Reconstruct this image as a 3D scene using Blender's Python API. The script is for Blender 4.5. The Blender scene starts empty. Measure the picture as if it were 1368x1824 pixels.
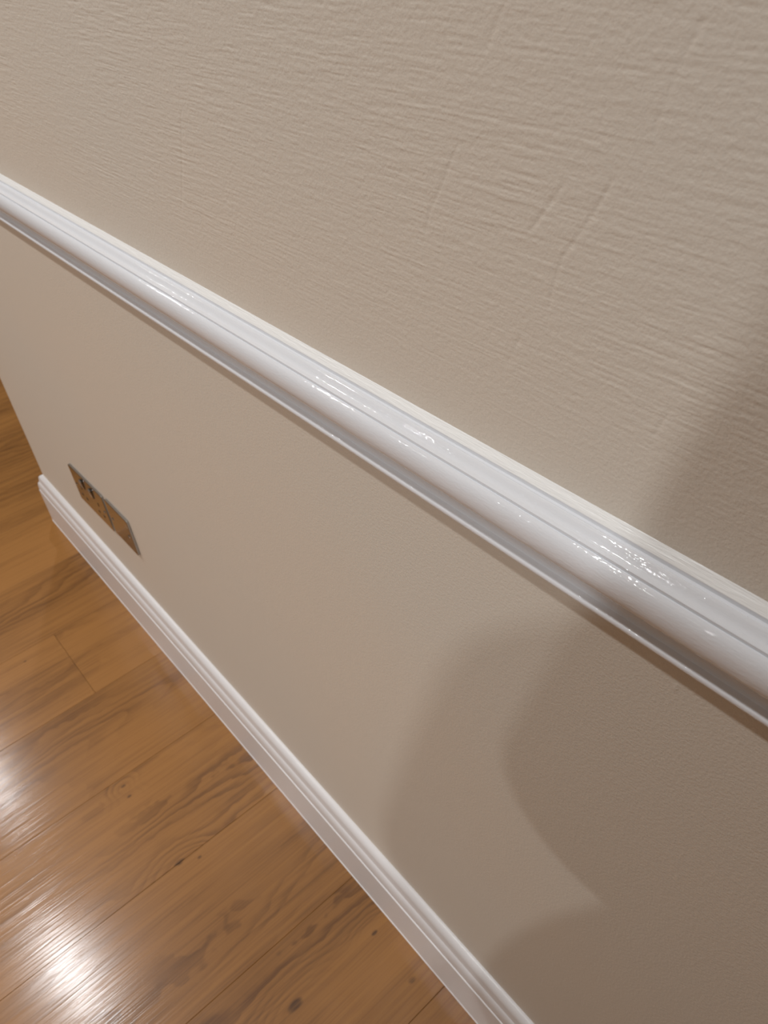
import bpy, bmesh, math, random
import numpy as np
from mathutils import Matrix, Vector

S = bpy.context.scene
COL = S.collection
random.seed(7)

# ------------------------------------------------------------------ camera
cam_data = bpy.data.cameras.new('camera')
cam = bpy.data.objects.new('camera', cam_data)
COL.objects.link(cam)
cam.matrix_world = Matrix((
    (0.6548358574, -0.4627120146, 0.5975680642, 1.6870),
    (0.7535219225, 0.4606772854, -0.4690214825, -0.2866),
    (-0.0582641586, 0.7574127212, 0.6503316520, 1.2320),
    (0, 0, 0, 1)))
cam_data.sensor_fit = 'VERTICAL'
cam_data.sensor_height = 36.0
cam_data.sensor_width = 27.0
cam_data.lens = 1360.48 / 1824 * 36.0
cam_data.clip_start = 0.01
cam_data.dof.use_dof = True
cam_data.dof.focus_distance = 0.50
cam_data.dof.aperture_fstop = 16.0
S.camera = cam

# ------------------------------------------------------------------ world, exposure
world = bpy.data.worlds.new('world')
S.world = world
world.use_nodes = True
world.node_tree.nodes['Background'].inputs[0].default_value = (1.0, 0.95, 0.9, 1)
world.node_tree.nodes['Background'].inputs[1].default_value = 0.02
vs = S.view_settings
vs.view_transform = 'Standard'
vs.look = 'None'
vs.gamma = 1.0
vs.use_curve_mapping = False
vs.exposure = 0.0
S.cycles.max_bounces = 6
S.cycles.diffuse_bounces = 3
S.cycles.caustics_reflective = False
S.cycles.glossy_bounces = 3
S.cycles.transmission_bounces = 1

CEIL = 2.4
LAMP_W = 6.4
# x, y of the recessed ceiling spots (three rows parallel to the panelled wall, plus one added)
LAMPS = [(-1.50, -0.62, 1.25), (-0.28, -0.68, 1.4), (0.93, -0.65, 1.1), (2.15, -0.65, 0.4),
         (-0.50, -1.95, 1.05), (0.76, -1.95, 0.5), (2.10, -1.95, 2.25),
         (-0.45, -3.10, 1.2), (0.75, -3.10, 0.5), (2.00, -3.10, 4.0), (-1.30, 0.75, 1.2)]  # last one: unseen lamp added to brighten the floor beyond the corner

# ------------------------------------------------------------------ helpers
def link(o, parent=None):
    COL.objects.link(o)
    if parent is not None:
        o.parent = parent
    return o

def obj(name, bm, mat, parent=None, smooth=False, loc=None):
    me = bpy.data.meshes.new(name)
    bm.normal_update()
    bm.to_mesh(me)
    bm.free()
    if smooth:
        for p in me.polygons:
            p.use_smooth = True
    if mat:
        me.materials.append(mat)
    o = bpy.data.objects.new(name, me)
    if loc is not None:
        o.location = loc
    return link(o, parent)

def empty(name, loc, rot=(0, 0, 0)):
    o = bpy.data.objects.new(name, None)
    o.empty_display_size = 0.05
    o.location = loc
    o.rotation_euler = rot
    return link(o)

def tag(o, label=None, cat=None, group=None, kind=None):
    if label: o['label'] = label
    if cat: o['category'] = cat
    if group: o['group'] = group
    if kind: o['kind'] = kind
    return o

def box(bm, a, b):
    vs_ = [bm.verts.new((x, y, z)) for x in (a[0], b[0]) for y in (a[1], b[1]) for z in (a[2], b[2])]
    for f in ((0, 1, 3, 2), (4, 6, 7, 5), (0, 4, 5, 1), (2, 3, 7, 6), (0, 2, 6, 4), (1, 5, 7, 3)):
        bm.faces.new([vs_[i] for i in f])
    bmesh.ops.recalc_face_normals(bm, faces=bm.faces)
    return bm

def bevel_all(bm, w, seg=2):
    bmesh.ops.bevel(bm, geom=list(bm.edges), offset=w, segments=seg, affect='EDGES', profile=0.5)

# ------------------------------------------------------------------ node helper
class N:
    def __init__(self, name):
        self.m = bpy.data.materials.new(name)
        self.m.use_nodes = True
        self.t = self.m.node_tree
        self.b = self.t.nodes['Principled BSDF']
    def put(self, sock, v):
        if isinstance(v, bpy.types.NodeSocket):
            self.t.links.new(v, sock)
        elif v is not None:
            sock.default_value = v
    def node(self, typ, **kw):
        n = self.t.nodes.new(typ)
        for k, v in kw.items():
            setattr(n, k, v)
        return n
    def math(self, op, a, b=None, c=None, clamp=False):
        n = self.node('ShaderNodeMath', operation=op, use_clamp=clamp)
        for i, v in enumerate((a, b, c)):
            self.put(n.inputs[i], v)
        return n.outputs[0]
    def vmath(self, op, a, b=None):
        n = self.node('ShaderNodeVectorMath', operation=op)
        self.put(n.inputs[0], a)
        self.put(n.inputs[1], b)
        return n.outputs['Value'] if op in ('LENGTH', 'DISTANCE', 'DOT_PRODUCT') else n.outputs[0]
    def noise(self, vec, scale=1.0, detail=2.0, rough=0.5, dist=0.0):
        n = self.node('ShaderNodeTexNoise')
        self.put(n.inputs['Vector'], vec)
        n.inputs['Scale'].default_value = scale
        n.inputs['Detail'].default_value = detail
        n.inputs['Roughness'].default_value = rough
        n.inputs['Distortion'].default_value = dist
        return n.outputs[0]
    def ramp(self, v, a, b, lo=0.0, hi=1.0, smooth=True):
        n = self.node('ShaderNodeMapRange', interpolation_type='SMOOTHSTEP' if smooth else 'LINEAR')
        self.put(n.inputs[0], v)
        for i, q in enumerate((a, b, lo, hi)):
            n.inputs[1 + i].default_value = q
        return n.outputs[0]
    def mix(self, f, a, b):
        n = self.node('ShaderNodeMix', data_type='RGBA')
        self.put(n.inputs[0], f)
        self.put(n.inputs[6], a)
        self.put(n.inputs[7], b)
        return n.outputs[2]
    def coord(self, which='Object'):
        return self.node('ShaderNodeTexCoord').outputs[which]
    def sep(self, v):
        n = self.node('ShaderNodeSeparateXYZ')
        self.put(n.inputs[0], v)
        return n.outputs
    def bump(self, h, dist, strength=1.0, normal=None):
        n = self.node('ShaderNodeBump')
        self.put(n.inputs['Height'], h)
        n.inputs['Distance'].default_value = dist
        n.inputs['Strength'].default_value = strength
        if normal is not None:
            self.put(n.inputs['Normal'], normal)
        return n.outputs[0]
    def set(self, **kw):
        for k, v in kw.items():
            self.put(self.b.inputs[k.replace('_', ' ')], v)
        return self.m

def srgb(r, g, b):
    f = lambda c: c / 12.92 if c <= 0.04045 else ((c + 0.055) / 1.055) ** 2.4
    return (f(r / 255), f(g / 255), f(b / 255), 1.0)

# ------------------------------------------------------------------ materials
WALL_COL = (0.735, 0.668, 0.572, 1)

def mat_wall():
    n = N('beige_wall_paint')
    c = n.coord()
    grain = n.noise(c, 420, 2, 0.6)
    nrm = n.bump(grain, 0.00032, 1.0)
    mott = n.noise(c, 2.2, 1, 0.5)
    col = n.mix(n.ramp(mott, 0.3, 0.7), (WALL_COL[0] * 1.015, WALL_COL[1], WALL_COL[2] * 0.985, 1), (WALL_COL[0] * .985, WALL_COL[1], WALL_COL[2] * 1.01, 1))
    return n.set(Base_Color=col, Roughness=0.55, Normal=nrm, Specular_IOR_Level=0.4)

def mat_gloss(name, col, rough=0.13, bump=0.00028, streak=True):
    n = N(name)
    c = n.coord()
    st = n.noise(n.vmath('MULTIPLY', c, (300, 800, 800)), 1, 1, 0.4)
    lump = n.noise(n.vmath('MULTIPLY', c, (90, 300, 300)), 1, 2, 0.5)
    h = n.math('ADD', n.math('MULTIPLY', st, 0.7), n.math('MULTIPLY', lump, 0.6))
    nrm = n.bump(h, bump, 1.0)
    return n.set(Base_Color=col, Roughness=rough, Normal=nrm, Specular_IOR_Level=0.5)

def mat_caulk():
    n = N('cream_caulk')
    c = n.coord()
    h = n.noise(n.vmath('MULTIPLY', c, (45, 500, 500)), 1, 3, 0.6)
    return n.set(Base_Color=(0.93, 0.925, 0.895, 1), Roughness=0.30, Normal=n.bump(h, 0.0005))

WOOD_L = srgb(161, 111, 56)
WOOD_D = srgb(105, 67, 30)
KNOTS = [(0.793, -0.223, .004), (0.818, -0.224, .0045), (0.985, -0.217, .008), (0.999, -0.187, .004),
         (1.278, -0.193, .010), (1.367, -0.051, .006), (1.282, -0.049, .005), (0.385, -0.247, .004)]

def mat_wood():
    n = N('oiled_oak')
    c = n.coord()
    info = n.node('ShaderNodeObjectInfo')
    tone, seed, cath = n.sep(info.outputs['Color'])
    off = n.node('ShaderNodeCombineXYZ')
    n.put(off.inputs[0], n.math('MULTIPLY', seed, 61.7))
    n.put(off.inputs[1], n.math('MULTIPLY', seed, 23.1))
    p = n.vmath('ADD', c, off.outputs[0])
    pos = n.node('ShaderNodeNewGeometry').outputs['Position']
    wig = n.noise(n.vmath('MULTIPLY', p, (30, 11, 1)), 1, 2, 0.5)
    # knots
    field = None
    dark = None
    for (kx, ky, r) in KNOTS:
        v = n.vmath('MULTIPLY', n.vmath('SUBTRACT', pos, (kx, ky, 0)), (1.0, 0.62, 0))
        d = n.math('ADD', n.vmath('LENGTH', v), n.math('MULTIPLY', n.math('SUBTRACT', wig, 0.5), r * 2.2))
        q = n.ramp(d, 0.0, r * 7.0, 0.10, 0.0)
        k = n.ramp(d, r * 0.3, r * 0.9, 0.85, 0.0)
        field = q if field is None else n.math('ADD', field, q)
        dark = k if dark is None else n.math('MAXIMUM', dark, k)
    # growth rings: contour lines of a field stretched along the plank
    base = n.noise(n.vmath('MULTIPLY', p, (4.2, 0.85, 1)), 1, 2, 0.45, 0.25)
    fld = n.math('ADD', n.math('ADD', base, n.math('MULTIPLY', wig, 0.045)), field)
    zig = n.noise(n.vmath('MULTIPLY', p, (55, 42, 1)), 1, 1, 0.5)
    fld = n.math('ADD', fld, n.math('ADD', n.math('MULTIPLY', n.sep(p)[0], 0.55), n.math('MULTIPLY', zig, 0.016)))
    ring = n.math('FRACT', n.math('MULTIPLY', fld, 28.0))
    ring = n.math('MULTIPLY', n.ramp(ring, 0.25, 0.88), n.ramp(ring, 1.0, 0.90))
    big = n.noise(n.vmath('MULTIPLY', p, (8, 1.5, 1)), 1, 2, 0.5)
    ring = n.math('MULTIPLY', ring, n.ramp(big, 0.42, 0.66))
    fibre = n.noise(n.vmath('MULTIPLY', p, (330, 6, 1)), 1, 2, 0.65)
    fibre2 = n.noise(n.vmath('MULTIPLY', p, (70, 2.2, 1)), 1, 2, 0.6)
    f = n.math('MULTIPLY', ring, n.math('MULTIPLY', cath, 0.50))
    f = n.math('ADD', f, n.ramp(fibre2, 0.36, 0.72, 0.0, 0.26))
    f = n.math('ADD', f, n.ramp(fibre, 0.42, 0.70, 0.0, 0.24))
    f = n.math('ADD', f, n.ramp(big, 0.3, 0.7, -0.10, 0.20))
    f = n.math('ADD', f, n.math('SUBTRACT', 0.5, tone), clamp=True)
    col = n.mix(f, WOOD_L, WOOD_D)
    col = n.mix(n.math('MULTIPLY', dark, n.ramp(fibre, 0.3, 0.65, 0.35, 1.0)), col, srgb(58, 34, 18))
    h = n.math('ADD', n.math('MULTIPLY', fibre, 0.8), n.math('MULTIPLY', fibre2, 0.3))
    nrm = n.bump(h, 0.00024, 1.0)
    return n.set(Base_Color=col, Roughness=0.42, Normal=nrm, Specular_IOR_Level=0.3,
                 Coat_Weight=0.75, Coat_Roughness=0.165, Coat_Normal=nrm)

def mat_plain(name, col, rough=0.5, metal=0.0, bump=0.0, scale=200):
    n = N(name)
    nrm = None
    if bump:
        nrm = n.bump(n.noise(n.coord(), scale, 2), bump)
    return n.set(Base_Color=col, Roughness=rough, Metallic=metal, Normal=nrm)

M_WALL = mat_wall()
M_RAIL = mat_gloss('white_gloss_paint', (0.80, 0.81, 0.83, 1), 0.05, 0.00018)
M_SKIRT = mat_gloss('white_satin_paint', (0.80, 0.775, 0.765, 1), 0.30, 0.00012)
M_CAULK = mat_caulk()
M_WOOD = mat_wood()
M_CEIL = mat_plain('ceiling_paint', (0.78, 0.77, 0.75, 1), 0.8, 0, 0.0003)
M_ROOM = mat_plain('room_wall_paint', (0.50, 0.45, 0.38, 1), 0.7, 0, 0.0003)
M_SUB = mat_plain('subfloor', (0.10, 0.06, 0.035, 1), 0.8, 0, 0.0005)
M_CHROME = mat_plain('polished_nickel', (0.47, 0.475, 0.48, 1), 0.14, 1.0, 0.00001, 90)
M_DARK = mat_plain('black_plastic', (0.012, 0.011, 0.010, 1), 0.35, 0, 0.00002)
M_LAMPWHITE = mat_plain('white_lamp_trim', (0.8, 0.8, 0.8, 1), 0.4, 0, 0.00002)

# ------------------------------------------------------------------ room shell
X0, X1, Y0, Y1 = -3.4, 4.8, -4.2, 1.5

def vnoise(x, z, fx, fz, seed):
    """smooth value noise on the plane, frequencies per metre"""
    r = np.random.RandomState(seed)
    u, v = x * fx, z * fz
    iu, iv = np.floor(u).astype(int), np.floor(v).astype(int)
    fu, fv = u - iu, v - iv
    fu = fu * fu * (3 - 2 * fu); fv = fv * fv * (3 - 2 * fv)
    tab = r.rand(1024, 1024)
    g = lambda a, b_: tab[a % 1024, b_ % 1024]
    return (g(iu, iv) * (1 - fu) + g(iu + 1, iv) * fu) * (1 - fv) + (g(iu, iv + 1) * (1 - fu) + g(iu + 1, iv + 1) * fu) * fv

def sstep(v, a, b_):
    t = np.clip((v - a) / (b_ - a), 0, 1)
    return t * t * (3 - 2 * t)

def relief(x, z):
    """height of the paint film in metres: woven lining above the rail, roller stipple below"""
    up = sstep(z, 0.955, 1.03)
    wx = x + 0.004 * (vnoise(x, z, 25, 40, 1) - .5)
    wz = z + 0.0007 * (vnoise(x, z, 30, 60, 2) - .5)
    wave = (vnoise(wx, wz, 40, 560, 3) + 0.9 * vnoise(wx, wz, 80, 950, 4)) / 1.9
    pit = vnoise(wx, wz, 330, 480, 5)
    patch = 0.6 + 0.4 * sstep(vnoise(x, z, 11, 17, 6), 0.3, 0.7)
    h = up * (0.00034 * patch * (wave - .5) + 0.00012 * (pit - .5) + 0.00015 * (vnoise(x, z, 16, 22, 7) - .5))
    band = sstep(z, 0.955, 0.960) * (1 - sstep(z, 0.975, 1.005))
    h += band * 0.00007 * sstep(vnoise(x + z * .1, z, 9, 900, 8), 0.78, 0.95)
    h += (1 - up) * 0.00008 * (vnoise(x, z, 330, 330, 9) - .5) * (0.3 + sstep(vnoise(x, z, 7, 7, 10), .45, .75))
    for pts in WRINKLES:
        P_ = np.array(pts)
        best = np.full(x.shape, 9.0)
        for a_, b_ in zip(P_[:-1], P_[1:]):
            ab = b_ - a_
            t = np.clip(((x - a_[0]) * ab[0] + (z - a_[1]) * ab[1]) / (ab @ ab), 0, 1)
            best = np.minimum(best, np.hypot(x - a_[0] - t * ab[0], z - a_[1] - t * ab[1]))
        m_ = 0.45 + 0.55 * vnoise(x, z, 90, 90, 11)
        h -= 0.00030 * m_ * np.exp(-(best / 0.0011) ** 2)
    for (nx, nz, r_) in NIBS:
        h += 0.0006 * np.exp(-(np.hypot(x - nx, z - nz) / r_) ** 2)
    return h

WRINKLES = [[(1.522, 1.182), (1.516, 1.169), (1.512, 1.154), (1.510, 1.145)],
            [(1.494, 1.123), (1.485, 1.105), (1.472, 1.084), (1.468, 1.069), (1.467, 1.058)],
            [(1.403, 1.123), (1.393, 1.104), (1.382, 1.086), (1.378, 1.073)],
            [(1.429, 1.181), (1.420, 1.164)], [(1.117, 1.098), (1.099, 1.055), (1.080, 1.016)],
            [(1.541, 1.031), (1.536, 1.014)], [(1.469, 1.117), (1.452, 1.092)], [(1.450, 1.035), (1.442, 1.017)]]
NIBS = [(1.458, .742, .0011), (1.581, .859, .0011), (1.581, .636, .0008), (1.351, .862, .0010), (1.22, .66, .0008)]

def relief_wall():
    gx = np.concatenate([np.linspace(0, .62, 24), np.arange(.63, 1.72, .0010), np.linspace(1.74, X1, 40)])
    gz = np.concatenate([np.linspace(0, .22, 6), np.arange(.24, .948, .0035), np.arange(.95, 1.235, .00042), np.linspace(1.26, CEIL, 30)])
    XX, ZZ = np.meshgrid(gx, gz, indexing='ij')
    inside = (sstep(XX, .60, .70) * (1 - sstep(XX, 1.66, 1.715)) * sstep(ZZ, .23, .27) * (1 - sstep(ZZ, 1.20, 1.235)))
    YY = -relief(XX, ZZ) * inside
    nx_, nz_ = len(gx), len(gz)
    front = np.stack([XX, YY, ZZ], -1).reshape(-1, 3)
    back = np.array([(0, Y1, 0), (X1, Y1, 0), (X1, Y1, CEIL), (0, Y1, CEIL), (0, 0, 0), (X1, 0, 0), (X1, 0, CEIL), (0, 0, CEIL)], float)
    co = np.concatenate([front, back])
    idx = np.arange(nx_ * nz_).reshape(nx_, nz_)
    q = np.stack([idx[:-1, :-1], idx[1:, :-1], idx[1:, 1:], idx[:-1, 1:]], -1).reshape(-1, 4)
    o_ = nx_ * nz_
    side = np.array([[1, 0, 3, 2], [0, 4, 7, 3], [5, 1, 2, 6], [7, 6, 2, 3], [0, 1, 5, 4]]) + o_
    faces = np.concatenate([q, side])
    me = bpy.data.meshes.new('wall_right')
    me.vertices.add(len(co)); me.vertices.foreach_set('co', co.ravel())
    me.loops.add(faces.size); me.loops.foreach_set('vertex_index', faces.ravel().astype(np.int32))
    me.polygons.add(len(faces))
    me.polygons.foreach_set('loop_start', (np.arange(len(faces)) * 4).astype(np.int32))
    me.polygons.foreach_set('loop_total', np.full(len(faces), 4, np.int32))
    me.update(calc_edges=True)
    me.polygons.foreach_set('use_smooth', np.ones(len(faces), bool))
    me.materials.append(M_WALL)
    return link(bpy.data.objects.new('wall_right', me))
tag(relief_wall(), 'beige painted wall with a white dado rail, ending at an outer corner', kind='structure')
def shell(name, a, b, mat, label):
    bm_ = bmesh.new(); box(bm_, a, b)
    return tag(obj(name, bm_, mat), label, kind='structure')
shell('wall_left', (X0, Y0 - .1, 0), (X1, Y0, CEIL), M_ROOM, 'plain beige wall across the room')
shell('wall_back', (X0 - .1, Y0, 0), (X0, Y1, CEIL), M_ROOM, 'plain beige wall at the far end of the room')
shell('wall_front', (X1, Y0, 0), (X1 + .1, Y1, CEIL), M_ROOM, 'plain beige wall behind the viewer')
shell('wall_side', (X0, Y1, 0), (0, Y1 + .1, CEIL), M_ROOM, 'plain beige wall beyond the outer corner')
shell('ceiling', (X0 - .1, Y0 - .1, CEIL), (X1 + .1, Y1 + .1, CEIL + .1), M_CEIL, 'plain white ceiling')

# floor: sub-floor slab with every plank a child
bm = bmesh.new(); box(bm, (X0, Y0, -0.10), (X1, Y1, -0.016))
floor = tag(obj('floor', bm, M_SUB), 'warm oak plank floor', kind='structure')
SEAM0, PW = 0.5648, 0.2098
def plank(xa, xb, ya, yb, tone, seed, cath):
    g = 0.00022
    bm_ = bmesh.new()
    cx, cy = (xa + xb) / 2, (ya + yb) / 2
    hx, hy = (xb - xa) / 2 - g, (yb - ya) / 2 - g
    e = 0.0005
    rows = [(-hx, -hy, hx, hy, -0.0155), (-hx, -hy, hx, hy, -e * .7), (-hx + e, -hy + e, hx - e, hy - e, 0.0)]
    rings = [[bm_.verts.new((a, b, z)) for a, b in ((q[0], q[1]), (q[2], q[1]), (q[2], q[3]), (q[0], q[3]))] for q in rows for z in (q[4],)]
    for r in range(2):
        for i in range(4):
            bm_.faces.new((rings[r][i], rings[r][(i + 1) % 4], rings[r + 1][(i + 1) % 4], rings[r + 1][i]))
    bm_.faces.new(rings[2])
    bm_.faces.new(rings[0][::-1])
    o = obj('plank', bm_, M_WOOD, floor, loc=(cx, cy, 0))
    o.color = (tone, seed, cath, 1)
SPECIAL = {  # plank column: (joint y list, tone, seed, cathedral strength)
    -1: ([-2.05, -0.172, 1.4], [0.55, 0.56, 0.60, .5], [.31, .47, .13, .6], [.5, .5, .6, .5]),
    0: ([-1.35, 0.55], [.5, .50, .55], [.22, .64, .7], [.7, .75, .5]),
    1: ([-1.05, 0.9], [.5, .60, .55], [.15, .83, .4], [.7, 1.0, .5]),
    2: ([-1.6, 0.4], [.5, .40, .5], [.95, .29, .5], [.5, .85, .5]),
    3: ([-0.95, 0.8], [.5, .36, .5], [.35, .72, .2], [.5, .9, .5]),
}
ncol0 = int(math.floor((X0 - SEAM0) / PW)); ncol1 = int(math.ceil((X1 - SEAM0) / PW))
for k in range(ncol0, ncol1):
    xa, xb = SEAM0 + k * PW, SEAM0 + (k + 1) * PW
    xa, xb = max(xa, X0), min(xb, X1)
    if xb - xa < 0.01:
        continue
    if k in SPECIAL:
        js, tones, seeds, caths = SPECIAL[k]
    else:
        js = []
        y = Y0 + random.uniform(0.5, 1.8)
        while y < Y1 - 0.4:
            js.append(y); y += 1.9
        tones = [random.uniform(.40, .62) for _ in range(6)]
        seeds = [random.random() for _ in range(6)]
        caths = [random.uniform(.3, .9) for _ in range(6)]
    ys = [Y0] + [j for j in js if Y0 + .2 < j < Y1 - .05] + [Y1]
    for i in range(len(ys) - 1):
        ya, yb = ys[i], ys[i + 1]
        if xa >= 0 and ya >= 0.02:
            continue                       # under the solid wall
        if xa >= 0:
            yb = min(yb, 0.0)              # stops under the baseboard
        plank(xa, xb, ya, yb, tones[i % len(tones)], seeds[i % len(seeds)], caths[i % len(caths)])

# ------------------------------------------------------------------ mouldings swept round the outer corner
def sweep(name, prof, mat, parent=None, closed=True, x_end=X1, y_end=Y1):
    """prof: list of (depth, z) in metres from the wall face"""
    bm_ = bmesh.new()
    stations = []
    xs = [x_end, 3.2, 2.4, 1.9, 1.6, 1.3, 1.0, 0.6, 0.3]
    for x in xs:
        stations.append([bm_.verts.new((x, -d, z)) for d, z in prof])
    stations.append([bm_.verts.new((-d, -d, z)) for d, z in prof])
    stations.append([bm_.verts.new((-d, y_end, z)) for d, z in prof])
    m = len(prof)
    for a, b in zip(stations[:-1], stations[1:]):
        for i in range(m if closed else m - 1):
            j = (i + 1) % m
            bm_.faces.new((a[i], a[j], b[j], b[i]))
    bm_.faces.new(stations[0]); bm_.faces.new(stations[-1][::-1])
    bmesh.ops.recalc_face_normals(bm_, faces=bm_.faces)
    o = obj(name, bm_, mat, parent, smooth=True)
    md = o.modifiers.new('edges', 'EDGE_SPLIT'); md.split_angle = math.radians(32)
    return o

def arc(cx, cz, rx, rz, a0, a1, n):
    return [(cx + rx * math.cos(math.radians(a0 + (a1 - a0) * i / n)), cz + rz * math.sin(math.radians(a0 + (a1 - a0) * i / n))) for i in range(n + 1)]

mm = 0.001
# dado rail profile, outer face from the top down (mm from wall, mm above floor)
R = [(0, 952.5), (4.4, 948.4)]
R += [(4.5, 945.9), (5.9, 945.2)]                                # quirk under the top fillet
R += [(6.8, 946.0), (8.0, 945.8), (9.2, 944.8), (10.4, 943.2), (11.6, 941.8), (12.8, 941.1), (14.2, 941.0), (15.4, 941.0), (16.1, 940.6)]
R += [(16.2, 938.4), (17.1, 938.1)]                              # second quirk
R += arc(16.2, 927.0, 6.2, 11.9, 80, -62, 14)
R += [(17.8, 915.6), (14.6, 913.4), (11.2, 910.4), (8.0, 906.4), (5.6, 901.5), (4.4, 897.0), (4.2, 894.0), (4.8, 892.2), (6.6, 891.9)]
R += arc(7.4, 888.8, 2.5, 3.0, 80, -85, 8)
R += [(6.4, 885.8), (0, 885.6)]
rail = sweep('trim_1', [(a * mm, b * mm) for a, b in R], M_RAIL)
tag(rail, 'glossy white moulded dado rail running along the beige wall', kind='structure')
C_ = [(0, 954.4), (1.1, 953.0), (2.4, 951.4), (3.5, 950.1), (4.4, 948.7), (4.35, 947.9), (0, 951.8)]
sweep('caulk_bead', [(a * mm, b * mm) for a, b in C_], M_CAULK, rail)['label'] = 'cream caulk bead along the top edge'

K = [(0, 145.6), (3.2, 145.2), (5.6, 144.2), (8.0, 142.2), (9.8, 139.4), (10.6, 136.4), (11.3, 132.0), (12.1, 127.0), (12.6, 125.0), (13.3, 124.5)]
K += [(14.8, 122.6), (16.2, 119.0), (17.2, 114.0), (17.8, 108.0), (18.0, 103.2)]
K += [(17.2, 102.0), (17.0, 100.8), (18.6, 100.3), (19.2, 99.4), (19.2, 1.4), (20.2, 0.8), (20.4, 0.0), (0, 0.0)]
sk = sweep('baseboard_right', [(a * mm, b * mm) for a, b in K], M_SKIRT)
tag(sk, 'white moulded skirting board turning round the outer corner', kind='structure')

# ------------------------------------------------------------------ sockets on the wall
def rounded_plate(w_, h_, t_, r=0.003, e=0.0009, seg=4):
    bm_ = bmesh.new()
    def loop(ins, y):
        pts = []
        for cx, cz, a in ((1, 1, 0), (-1, 1, 90), (-1, -1, 180), (1, -1, 270)):
            for i in range(seg + 1):
                t = math.radians(a + 90 * i / seg)
                rr = max(r - ins, 0.0004)
                pts.append(((w_ / 2 - r) * cx + rr * math.cos(t), y, (h_ / 2 - r) * cz + rr * math.sin(t)))
        return [bm_.verts.new(q) for q in pts]
    L = [loop(0, 0), loop(0, -t_ + e), loop(e * .35, -t_ + e * .3), loop(e * 1.2, -t_)]
    n_ = len(L[0])
    for a, b in zip(L[:-1], L[1:]):
        for i in range(n_):
            bm_.faces.new((a[i], a[(i + 1) % n_], b[(i + 1) % n_], b[i]))
    bm_.faces.new(L[-1]); bm_.faces.new(L[0][::-1])
    bmesh.ops.recalc_face_normals(bm_, faces=bm_.faces)
    return bm_

def screw(parent, x, z, y):
    bm_ = bmesh.new()
    bmesh.ops.create_cone(bm_, cap_ends=True, segments=16, radius1=0.0034, radius2=0.0024, depth=0.0012)
    bmesh.ops.rotate(bm_, verts=bm_.verts, matrix=Matrix.Rotation(math.radians(90), 3, 'X'))
    o = obj('screw', bm_, M_CHROME, parent, loc=(x, y - 0.0006, z))
    b2 = bmesh.new(); box(b2, (-0.0026, -0.0007, -0.0004), (0.0026, -0.0005, 0.0004))
    obj('slot', b2, M_DARK, o)

T = 0.0045
ds = empty('double_socket', (0.4025, -0.0005, 0.3135), (0, math.radians(-2.2), 0))
tag(ds, 'polished metal double power socket low on the beige wall', 'socket')
obj('face_plate', rounded_plate(0.157, 0.086, T), M_CHROME, ds)
for sx in (-1, 1):
    ox = sx * 0.040
    for (dx, dz, ww, hh) in ((0, 0.004, .0045, .0085), (-.0111, -.019, .0075, .0045), (.0111, -.019, .0075, .0045)):
        b2 = bmesh.new(); box(b2, (-ww / 2, -0.0003, -hh / 2), (ww / 2, 0.0, hh / 2))
        obj('pin_hole', b2, M_DARK, ds, loc=(ox + dx, -T, dz))
    b2 = bmesh.new(); box(b2, (-.0055, -0.0035, -.0095), (.0055, 0.0, .0095)); bevel_all(b2, .0008)
    bmesh.ops.rotate(b2, verts=b2.verts, matrix=Matrix.Rotation(math.radians(7), 3, 'X'))
    rk = obj('rocker_switch', b2, M_CHROME, ds, loc=(ox - sx * 0.0185, -T + .0005, 0.0215))
    b2 = bmesh.new(); box(b2, (-.0068, -0.0004, -.0108), (.0068, 0.0, .0108))
    obj('switch_surround', b2, M_DARK, ds, loc=(ox - sx * 0.0185, -T, 0.0215))
for sx in (-1, 1):
    screw(ds, sx * 0.066, 0, -T)
bp = empty('blanking_plate', (0.5410, -0.0005, 0.3225), (0, math.radians(-0.5), 0))
tag(bp, 'plain square polished metal plate beside the double socket', 'wall plate')
obj('face_plate', rounded_plate(0.0925, 0.083, T), M_CHROME, bp)
for sx in (-1, 1):
    screw(bp, sx * 0.034, 0, -T)

# ------------------------------------------------------------------ ceiling downlights
def downlight(i, x, y, k):
    root = empty('ceiling_downlight', (x, y, CEIL))
    col_ = 'ceiling'
    tag(root, 'round recessed white downlight in the ceiling', 'downlight', 'downlights in the ceiling')
    bm_ = bmesh.new()
    n_ = 32
    prof = [(.036, .0), (.036, -.004), (.038, -.006), (.043, -.006), (.045, -.003), (.045, 0)]
    rg = [[bm_.verts.new((r * math.cos(2 * math.pi * j / n_), r * math.sin(2 * math.pi * j / n_), z)) for j in range(n_)] for r, z in prof]
    for a, b in zip(rg[:-1], rg[1:]):
        for j in range(n_):
            bm_.faces.new((a[j], a[(j + 1) % n_], b[(j + 1) % n_], b[j]))
    bmesh.ops.recalc_face_normals(bm_, faces=bm_.faces)
    obj('trim_ring', bm_, M_LAMPWHITE, root, smooth=True)
    ld = bpy.data.lights.new('downlight_lamp', 'AREA')
    ld.shape = 'DISK'
    ld.size = 0.068
    ld.energy = LAMP_W * k
    ld.color = (0.95, 0.975, 1.0)
    ld.spread = math.radians(150)
    lo = bpy.data.objects.new('downlight_lamp', ld)
    lo.location = (0, 0, -0.0045)
    link(lo, root)
for i, (x, y, k) in enumerate(LAMPS):
    downlight(i, x, y, k)

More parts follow.
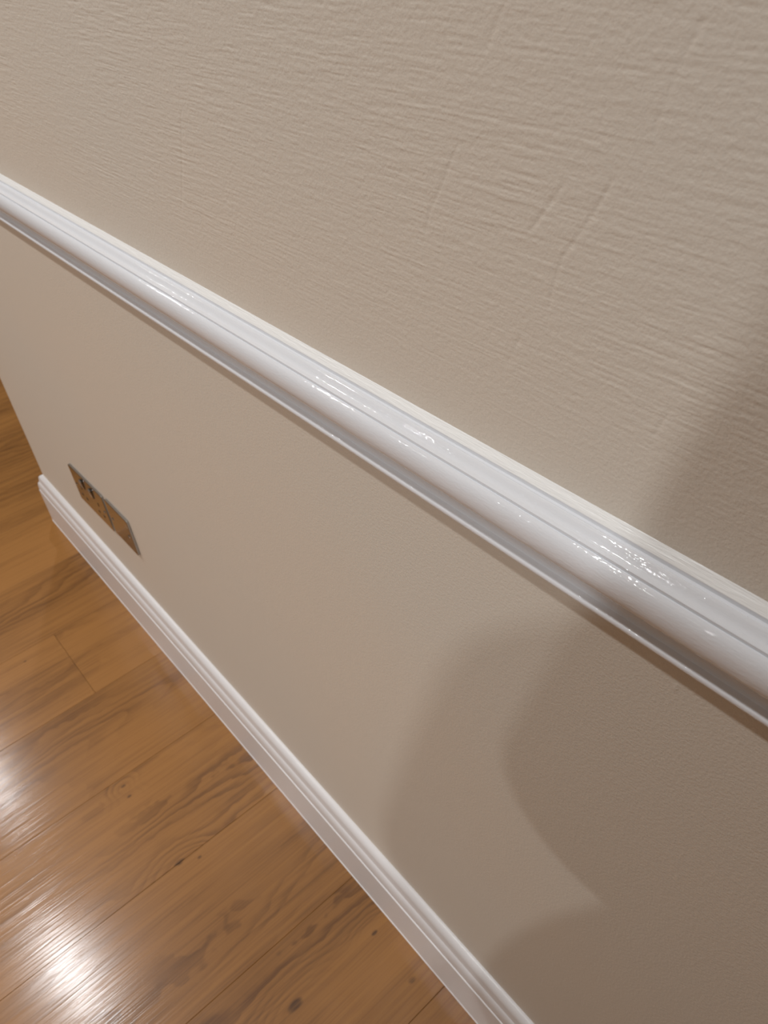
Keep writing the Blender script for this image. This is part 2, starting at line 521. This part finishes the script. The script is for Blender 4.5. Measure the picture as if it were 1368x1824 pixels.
# ------------------------------------------------------------------ the person behind the camera (casts the shadow on the wall)
def skin(name, verts, edges, mat, parent, root, sub=2):
    me = bpy.data.meshes.new(name)
    keys = list(verts)
    me.from_pydata([verts[k][0] for k in keys], [], [])
    me.edges.add(len(edges))
    for i, (a_, b_) in enumerate(edges):
        me.edges[i].vertices = (keys.index(a_), keys.index(b_))
    me.update()
    me.materials.append(mat)
    o = link(bpy.data.objects.new(name, me), parent)
    o.modifiers.new('skin', 'SKIN').use_smooth_shade = True
    for i, k in enumerate(keys):
        r = verts[k][1]
        me.skin_vertices[0].data[i].radius = r if isinstance(r, tuple) else (r, r)
        me.skin_vertices[0].data[i].use_root = (k == root)
    sm = o.modifiers.new('sub', 'SUBSURF'); sm.levels = sub; sm.render_levels = sub
    return o

M_SKINTONE = mat_plain('skin', (0.42, 0.24, 0.17, 1), 0.5, 0, 0.0002, 300)
M_SHIRT = mat_plain('charcoal_cotton', (0.055, 0.055, 0.06, 1), 0.9, 0, 0.0004, 500)
M_TROUSER = mat_plain('navy_denim', (0.035, 0.045, 0.075, 1), 0.9, 0, 0.0004, 600)
M_SHOE = mat_plain('black_leather', (0.02, 0.02, 0.02, 1), 0.45, 0, 0.0002, 200)
M_HAIR = mat_plain('dark_brown_hair', (0.03, 0.018, 0.012, 1), 0.6, 0, 0.002, 150)
M_EYE = mat_plain('eye', (0.6, 0.58, 0.55, 1), 0.2, 0, 0.00001)

PERSON = (1.925, -0.63)
person = empty('person', (PERSON[0], PERSON[1], 0), (0, 0, math.radians(36)))
person.scale = (1.05, 1.05, 1.05)
tag(person, 'person in long charcoal jacket and navy trousers standing and holding up a phone', 'person')
V, E_ = {}, []
def chain(*ks):
    E_.extend(zip(ks[:-1], ks[1:]))
V['pelvis'] = ((-.05, 0, .93), (.105, .085))
V['belly'] = ((-.025, .01, 1.08), (.09, .075))
V['chest'] = ((0, .0, 1.28), (.10, .075))
V['collar'] = ((0, 0, 1.41), (.06, .05))
V['neck'] = ((0, .015, 1.48), .052)
V['jaw'] = ((0, .045, 1.545), (.062, .075))
V['face'] = ((0, .045, 1.62), (.075, .092))
V['crown'] = ((0, .03, 1.69), (.062, .078))
chain('pelvis', 'belly', 'chest', 'collar', 'neck', 'jaw', 'face', 'crown')
for s_, n_ in ((-1, 'l'), (1, 'r')):
    V['sh' + n_] = ((s_ * .160, -.002, 1.355), .040)
    V['el' + n_] = ((s_ * .287, .05, .99), .043)
    V['wr' + n_] = ((s_ * .085 - .03, .165, 1.275), .027)
    V['pa' + n_] = ((s_ * .060 - .03, .205, 1.325), (.022, .034))
    chain('collar', 'sh' + n_, 'el' + n_, 'wr' + n_, 'pa' + n_)
    for f_ in range(4):
        z_ = 1.358 - f_ * .021
        L_ = (.85, 1.0, .95, .75)[f_]
        V['f%da' % f_ + n_] = ((s_ * .052 - .03, .232, z_), .0095)
        V['f%db' % f_ + n_] = ((s_ * .040 - .03, .262, z_ + .004), .009)
        V['f%dc' % f_ + n_] = ((s_ * (.040 - .030 * L_) - .03, .268, z_ + .006), .008)
        chain('pa' + n_, 'f%da' % f_ + n_, 'f%db' % f_ + n_, 'f%dc' % f_ + n_)
    V['ta' + n_] = ((s_ * .048 - .03, .210, 1.362), .011)
    V['tb' + n_] = ((s_ * .030 - .03, .228, 1.385), .009)
    chain('pa' + n_, 'ta' + n_, 'tb' + n_)
    V['hip' + n_] = ((s_ * .092 - .05, 0, .87), .088)
    V['kn' + n_] = ((s_ * .105 - .04, .02, .48), .058)
    V['an' + n_] = ((s_ * .110 - .03, -.02, .10), .040)
    V['to' + n_] = ((s_ * .120 - .03, .13, .045), .032)
    chain('pelvis', 'hip' + n_, 'kn' + n_, 'an' + n_, 'to' + n_)
skin('body', V, E_, M_SKINTONE, person, 'pelvis')
def grown(keys, g):
    out = {}
    for k in keys:
        p_, r_ = V[k]
        out[k] = (p_, tuple(q + g for q in r_) if isinstance(r_, tuple) else r_ + g)
    return out
bm = bmesh.new()
rings_ = []
for (cx_, z_, rx_, ry_, w_) in ((0, 1.462, .058, .056, 0), (0, 1.452, .066, .064, 0), (0, 1.438, .110, .078, 0), (0, 1.415, .155, .092, 0), (0, 1.37, .180, .104, 0), (-.005, 1.28, .182, .116, .3), (-.015, 1.18, .166, .114, .5), (-.025, 1.08, .168, .122, .6),
                              (-.04, .98, .205, .150, .8), (-.06, .88, .245, .170, 1), (-.07, .76, .275, .185, 1), (-.075, .66, .290, .195, 1), (-.075, .654, .283, .189, 1)):
    rings_.append([bm.verts.new((cx_ + rx_ * (1 + .025 * w_ * math.sin(9 * t_)) * math.cos(t_), ry_ * (1 + .03 * w_ * math.sin(7 * t_)) * math.sin(t_), z_)) for t_ in [2 * math.pi * j / 40 for j in range(40)]])
for a_, b_ in zip(rings_[:-1], rings_[1:]):
    for j in range(40):
        bm.faces.new((a_[j], b_[j], b_[(j + 1) % 40], a_[(j + 1) % 40]))
jk = obj('jacket', bm, M_SHIRT, person, smooth=True)  # unseen; flared hem shaped to fill out the shadow on the wall
sm = jk.modifiers.new('sub', 'SUBSURF'); sm.levels = 1; sm.render_levels = 1
jk.modifiers.new('thick', 'SOLIDIFY').thickness = 0.006
for s_, n_ in ((-1, 'l'), (1, 'r')):
    W_ = {'in': ((s_ * .09, 0, 1.36), .080), 'sh': ((s_ * .180, -.003, 1.365), .086), 'mid': ((s_ * .236, .026, 1.18), .080), 'el': ((s_ * .290, .050, .985), .072), 'cuff': ((s_ * .225, .085, 1.075), .054)}
    skin('sleeve', W_, [('in', 'sh'), ('sh', 'mid'), ('mid', 'el'), ('el', 'cuff')], M_SHIRT, person, 'sh')
leg = ['pelvis', 'hipl', 'knl', 'anl', 'hipr', 'knr', 'anr']
skin('trousers', grown(leg, .014), [('pelvis', 'hipl'), ('hipl', 'knl'), ('knl', 'anl'), ('pelvis', 'hipr'), ('hipr', 'knr'), ('knr', 'anr')], M_TROUSER, person, 'pelvis')
for s_ in (-1, 1):
    bm = bmesh.new()
    bmesh.ops.create_uvsphere(bm, u_segments=24, v_segments=14, radius=1.0)
    for v in bm.verts:
        v.co = Vector((v.co.x * (.048 - .006 * v.co.y), v.co.y * .142, max(v.co.z, -.55) * (.062 - .022 * v.co.y)))
    zmin = min(v.co.z for v in bm.verts)
    for v in bm.verts:
        v.co.z = max(v.co.z - zmin, 0.0)
        if v.co.z < 0.02: v.co.z = 0.0 if v.co.z < 0.008 else v.co.z
    obj('shoe', bm, M_SHOE, person, smooth=True, loc=(s_ * .115 - .03, .055, 0.0005))
    bm = bmesh.new(); bmesh.ops.create_uvsphere(bm, u_segments=12, v_segments=8, radius=.012)
    obj('eye', bm, M_EYE, person, smooth=True, loc=(s_ * .031, .124, 1.622))
    bm = bmesh.new(); bmesh.ops.create_uvsphere(bm, u_segments=12, v_segments=8, radius=1.0)
    for v in bm.verts: v.co = Vector((v.co.x * .010, v.co.y * .020, v.co.z * .032))
    obj('ear', bm, M_SKINTONE, person, smooth=True, loc=(s_ * .076, .035, 1.61))
bm = bmesh.new()
bmesh.ops.create_cone(bm, cap_ends=True, segments=10, radius1=.018, radius2=.006, depth=.05)
obj('nose', bm, M_SKINTONE, person, smooth=True, loc=(0, .136, 1.60))
bm = bmesh.new(); bmesh.ops.create_uvsphere(bm, u_segments=12, v_segments=8, radius=1.0)
for v in bm.verts: v.co = Vector((v.co.x * .026, v.co.y * .010, v.co.z * .008))
obj('mouth', bm, mat_plain('lips', (0.36, 0.14, 0.12, 1), 0.4, 0, 0.0001), person, smooth=True, loc=(0, .118, 1.553))
bm = bmesh.new(); bmesh.ops.create_uvsphere(bm, u_segments=28, v_segments=20, radius=1.0)
bmesh.ops.delete(bm, geom=[v for v in bm.verts if v.co.z < -0.55 or (v.co.y > 0.35 and v.co.z < 0.45)], context='VERTS')
for v in bm.verts: v.co = Vector((v.co.x * .090, v.co.y * .112, v.co.z * .105))
hair = obj('hair', bm, M_HAIR, person, smooth=True, loc=(0, .03, 1.645))
hair.modifiers.new('thick', 'SOLIDIFY').thickness = 0.012

bm = bmesh.new(); box(bm, (-.036, -.004, -.074), (.036, .004, .074)); bevel_all(bm, .003, 3)
ph = obj('phone_body', bm, M_DARK)
ph.name = 'phone'
ph.matrix_world = person.matrix_basis @ Matrix.Translation((-.03, .248, 1.345))
tag(ph, 'black smartphone held upright in both hands of the standing person', 'phone')
